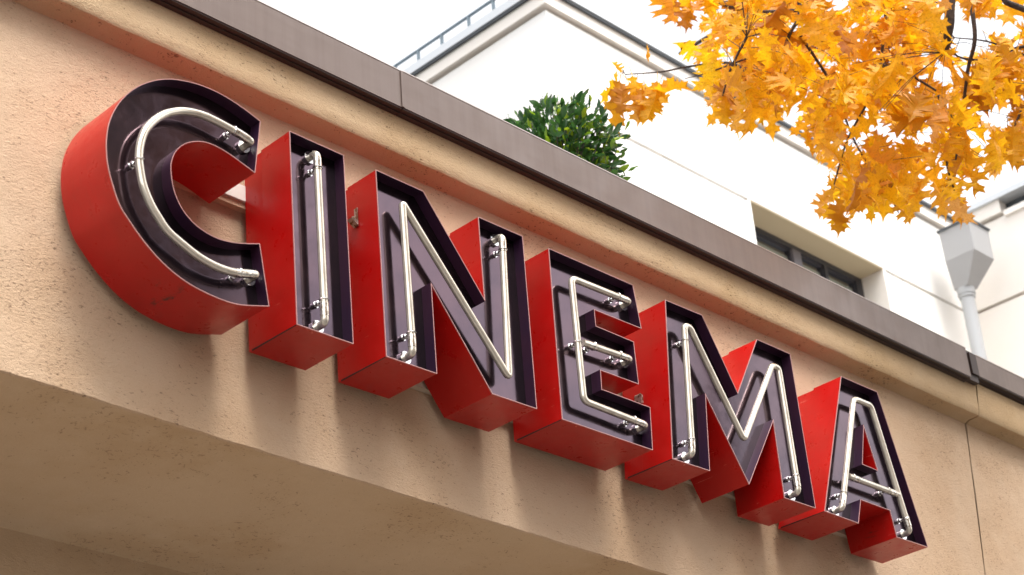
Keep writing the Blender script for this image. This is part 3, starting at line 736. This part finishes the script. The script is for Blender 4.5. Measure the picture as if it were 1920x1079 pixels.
for ch, (outp, holes_) in LET.items():
    o2 = [(to3(p_).x, to3(p_).z) for p_ in outp]
    if area(o2) < 0: o2 = o2[::-1]
    h2 = []
    for h in holes_:
        q = [(to3(p_).x, to3(p_).z) for p_ in h]
        if area(q) > 0: q = q[::-1]
        h2.append(q)
    loops = [o2] + h2
    bx = min(x for x, z in o2); bz = min(z for x, z in o2)
    th = thing('channel_letter', LAB[ch], 'letter', (bx, LD, bz), 'red box letters of the cinema sign')
    def loc(V): return [(x - bx, y - LD, z - bz) for x, y, z in V]
    tk = .0017
    inn = [offset(l, tk) for l in loops]
    sm = 30
    # red returns + back
    V = []; F = []
    zt_ = max(z for x, z in o2)
    l2s = [[(x, z - (.0065 if z > zt_ - .035 and ch != 'C' else 0)) for x, z in l] for l in loops]   # rear half of the casing steps down a little along the top
    for l, l2 in zip(loops, l2s):
        if ch == 'C': wallq(l, .0005, LD, V, F)
        else: wallq(l, .0005, LD * .62, V, F); ringq(l, LD * .62, l2, LD * .62 + .0005, V, F); wallq(l2, LD * .62 + .0005, LD, V, F)
    face(l2s, LD, V, F)
    def fin(name, V, F, m_, smooth=sm):
        o = mesh(name, loc(V), F, m_, th, smooth)
        bm = bmesh.new(); bm.from_mesh(o.data); bmesh.ops.remove_doubles(bm, verts=bm.verts, dist=1e-6); bmesh.ops.recalc_face_normals(bm, faces=bm.faces); bm.to_mesh(o.data); bm.free()
        o.data.set_sharp_from_angle(angle=R(smooth)); return o
    M_case = M_red
    if ch == 'C': q_ = bp(322, 560, 'Y', LD * .45); M_case = red_enamel('scuffed_red_enamel', (q_.x - bx, q_.y - LD, q_.z - bz))
    fin('red_casing', V, F, M_case)
    V = []; F = []
    for l, i_ in zip(loops, inn):
        ol = offset(l, -.0005); il = offset(l, .0015)
        ringq(ol, -.0008, il, -.0008, V, F); wallq(ol, -.0008, .002, V, F); wallq(il, -.0008, .002, V, F); ringq(ol, .002, il, .002, V, F)
    fin('edge_trim', V, F, M_trim)
    V = []; F = []
    for l in inn: wallq(l, .0005, PD, V, F)
    fin('lining', V, F, M_lining)
    V = []; F = []; face(inn, PD - .0005, V, F); fin('back_panel', V, F, M_panel)
    # tubes
    LV3 = lambda v: Vector((v.x - bx, v.y - LD, v.z - bz))
    allpts = []
    for ti, path in enumerate(TUBES[ch]):
        P = [to3(p_, TY0) for p_ in path]
        if ch == 'C': P = curve(P, 4)
        e0, e1 = ENDS[ch][ti] if ti < len(ENDS[ch]) else (1, 1)
        core = list(P)
        if e0: core = [core[0] + Vector((0, PD - TY0, 0))] + core
        if e1: core = core + [core[-1] + Vector((0, PD - TY0, 0))]
        path3 = fillet([LV3(v) for v in core], .021 if ch != 'C' else .014, 6)
        mm = MB(); mm.tube(path3, TR, 18); mm.build('neon_tube', M_tube, th, 50)
        for q in range(len(path3) - 1): allpts.append((path3[q], path3[q + 1]))
        # clear sleeves on the last stretch of each end, and base collars
        for flag, a, b in ((1, P[0], P[1]), (1, P[-1], P[-2])):
            dv = (b - a)
            if ch == 'C': b = P[8] if a is P[0] else P[-9]; dv = b - a
            Ls = min(.058, dv.length * .3); dn = dv.normalized()
            mm = MB(); s0 = LV3(a + dn * .020); s1 = LV3(a + dn * Ls)
            if ch == 'C':
                seq = P if a is P[0] else P[::-1]; pts = [LV3(seq[1])]; acc = 0
                for q in range(2, len(seq)):
                    pts.append(LV3(seq[q])); acc += (seq[q] - seq[q - 1]).length
                    if acc > .055: break
                mm.tube(pts, TR + .0012, 18)
            else: mm.tube([s0, s1], TR + .0012, 18)
            mm.build('tube_sleeve', M_sleeve, th, 50)
            if (a is P[0] and e0) or (a is P[-1] and e1):
                mm = MB(); c0 = LV3(a); mm.tube([Vector((c0.x, PD - LD - .009, c0.z)), Vector((c0.x, PD - LD - .001, c0.z))], .0200, 18); mm.build('tube_socket', M_clip, th, 40)
    for cp in CLIPS[ch]:
        q = LV3(to3(cp, TY0)); best = None
        for a, b in allpts:
            ab = b - a; t = max(0, min(1, (q - a).dot(ab) / ab.length_squared)); pp = a + ab * t
            if best is None or (pp - q).length < best[0]: best = ((pp - q).length, pp, ab.normalized())
        pp, dn = best[1], best[2]
        mm = MB()
        up = Vector((0, 1, 0)); sd_ = dn.cross(up).normalized(); up = sd_.cross(dn)
        ring = [pp + (up * math.cos(a) + sd_ * math.sin(a)) * (TR + .0022) for a in [2 * PI * k / 24 for k in range(25)]]
        mm.tube(ring, .0013, 6, False)
        foot = Vector((pp.x, PD - LD - .001, pp.z))
        mm.tube([Vector((pp.x, pp.y + TR, pp.z)), foot], .0035, 10)
        mm.tube([foot - Vector((0, .004, 0)), foot], .010, 16)
        mm.ball(foot - Vector((0, .011, 0)), .0088)
        mm.build('tube_support', M_clip, th, 50)
    # open seam where bottom plate meets the left return
    if ch in 'IENMA':
        p0 = to3(outp[-1])
        nx = to3(outp[-2]) - p0; nx = nx.normalized()
        mm = MB(); a = LV3(p0); w_ = .0022
        mm.add([a + Vector((-.0006, .004, .0002)), a + Vector((-.0006, LD - .012, .0002)), a + Vector((-.0008, LD - .012, w_ * 1.4)), a + Vector((-.0006, .004, w_ * .4)),
                a + Vector((.002, .004, -.0006)), a + Vector((.002, LD - .012, -.0006)), a + Vector((.004, LD - .012, w_)), a + Vector((.004, .004, w_ * .4))],
               [(0, 1, 2, 3), (4, 7, 6, 5), (0, 4, 5, 1), (1, 5, 6, 2), (2, 6, 7, 3), (3, 7, 4, 0)])
        mm.build('corner_seam', M_seam, th)
    # stand-off pins to the wall
    for fx, fz in ((.25, .8), (.3, .2)):
        xx = (max(x for x, z in o2) - bx) * fx; zz = (max(z for x, z in o2) - bz) * fz
        if ch == 'C': xx = .03 if fz > .5 else .06; zz = .33 if fz > .5 else .25
        mm = MB(); mm.tube([Vector((xx, .001, zz)), Vector((xx, WY - LD + .01, zz))], .006, 8); mm.build('standoff_pin', M_steel, th)
    if ch == 'N':
        q = LV3(bp(668, 410, 'X', bx)); 
        yy = q.y
        mm = MB(); mm.add([(-.024, yy - .010, q.z - .012), (-.001, yy - .010, q.z - .028), (-.001, yy + .012, q.z - .028), (-.024, yy + .012, q.z - .012), (-.026, yy - .010, q.z - .010), (-.001, yy - .010, q.z - .024), (-.001, yy + .012, q.z - .024), (-.026, yy + .012, q.z - .010)],
                          [(0, 3, 2, 1), (4, 5, 6, 7), (0, 1, 5, 4), (1, 2, 6, 5), (2, 3, 7, 6), (3, 0, 4, 7)])
        mm.box((-.0035, yy - .009, q.z - .03), (-.0005, yy + .005, q.z + .032))
        mm.tube([Vector((-.012, yy + .004, q.z + .0)), Vector((-.0005, yy + .004, q.z))], .005, 10)
        mm.build('mounting_bracket', M_steel, th)
    if ch == 'M':
        for pxx, pyy, h_ in ((1200, 750, .02), ):
            q = LV3(bp(pxx, pyy, 'X', bx))
            mm = MB(); mm.box((-.012, q.y - .014, q.z - .018), (-.0005, q.y + .014, q.z + .012)); mm.tube([Vector((-.006, q.y - .012, q.z + .012)), Vector((-.006, q.y + .012, q.z + .012))], .0058, 10); mm.build('mounting_bracket', M_steel, th)

# white cable trunking behind the first letters
ca = bp(440, 355, 'Y', WY - .03); 
trk = thing('cable_trunking', 'short white cable trunking on the wall between the C and the I', 'cable trunking', (ca.x - .25, WY, ca.z))
mm = MB(); mm.box((0, -.032, -.028), (.55, -.0005, .022)); mm.build('trunking_cover', M_trunk_w, trk)
mm = MB(); mm.box((0, -.024, -.048), (.55, -.0005, -.0285)); mm.build('trunking_base', M_wall, trk)
cb = bp(790, 718, 'Y', WY - .02)
tr2 = thing('cable_trunking', 'beige cable trunking running low behind the letters from the N to the M', 'cable trunking', (cb.x - .1, WY, cb.z))
mm = MB(); mm.box((0, -.022, -.018), (2.35, -.0005, .022)); mm.build('trunking_cover', M_beige, tr2)

# ------------------------------------------------------------------ across the street: unseen house added and sized for its reflection in the letters
opp = thing('reflected_brick_building', 'unseen brown brick building added across the street for its reflection in the letter panels', 'building', (-6, -16, 0))
mm = MB(); mm.box((0, -8, 0), (19.5, 0, 20)); mm.build('wall', M_brick, opp)
for i in range(7):
    for j in range(6):
        mm = MB(); mm.box((1.2 + i * 2.5, .001, 1.2 + j * 3), (2.5 + i * 2.5, .06, 3.0 + j * 3)); mm.build('window', M_glass, opp)
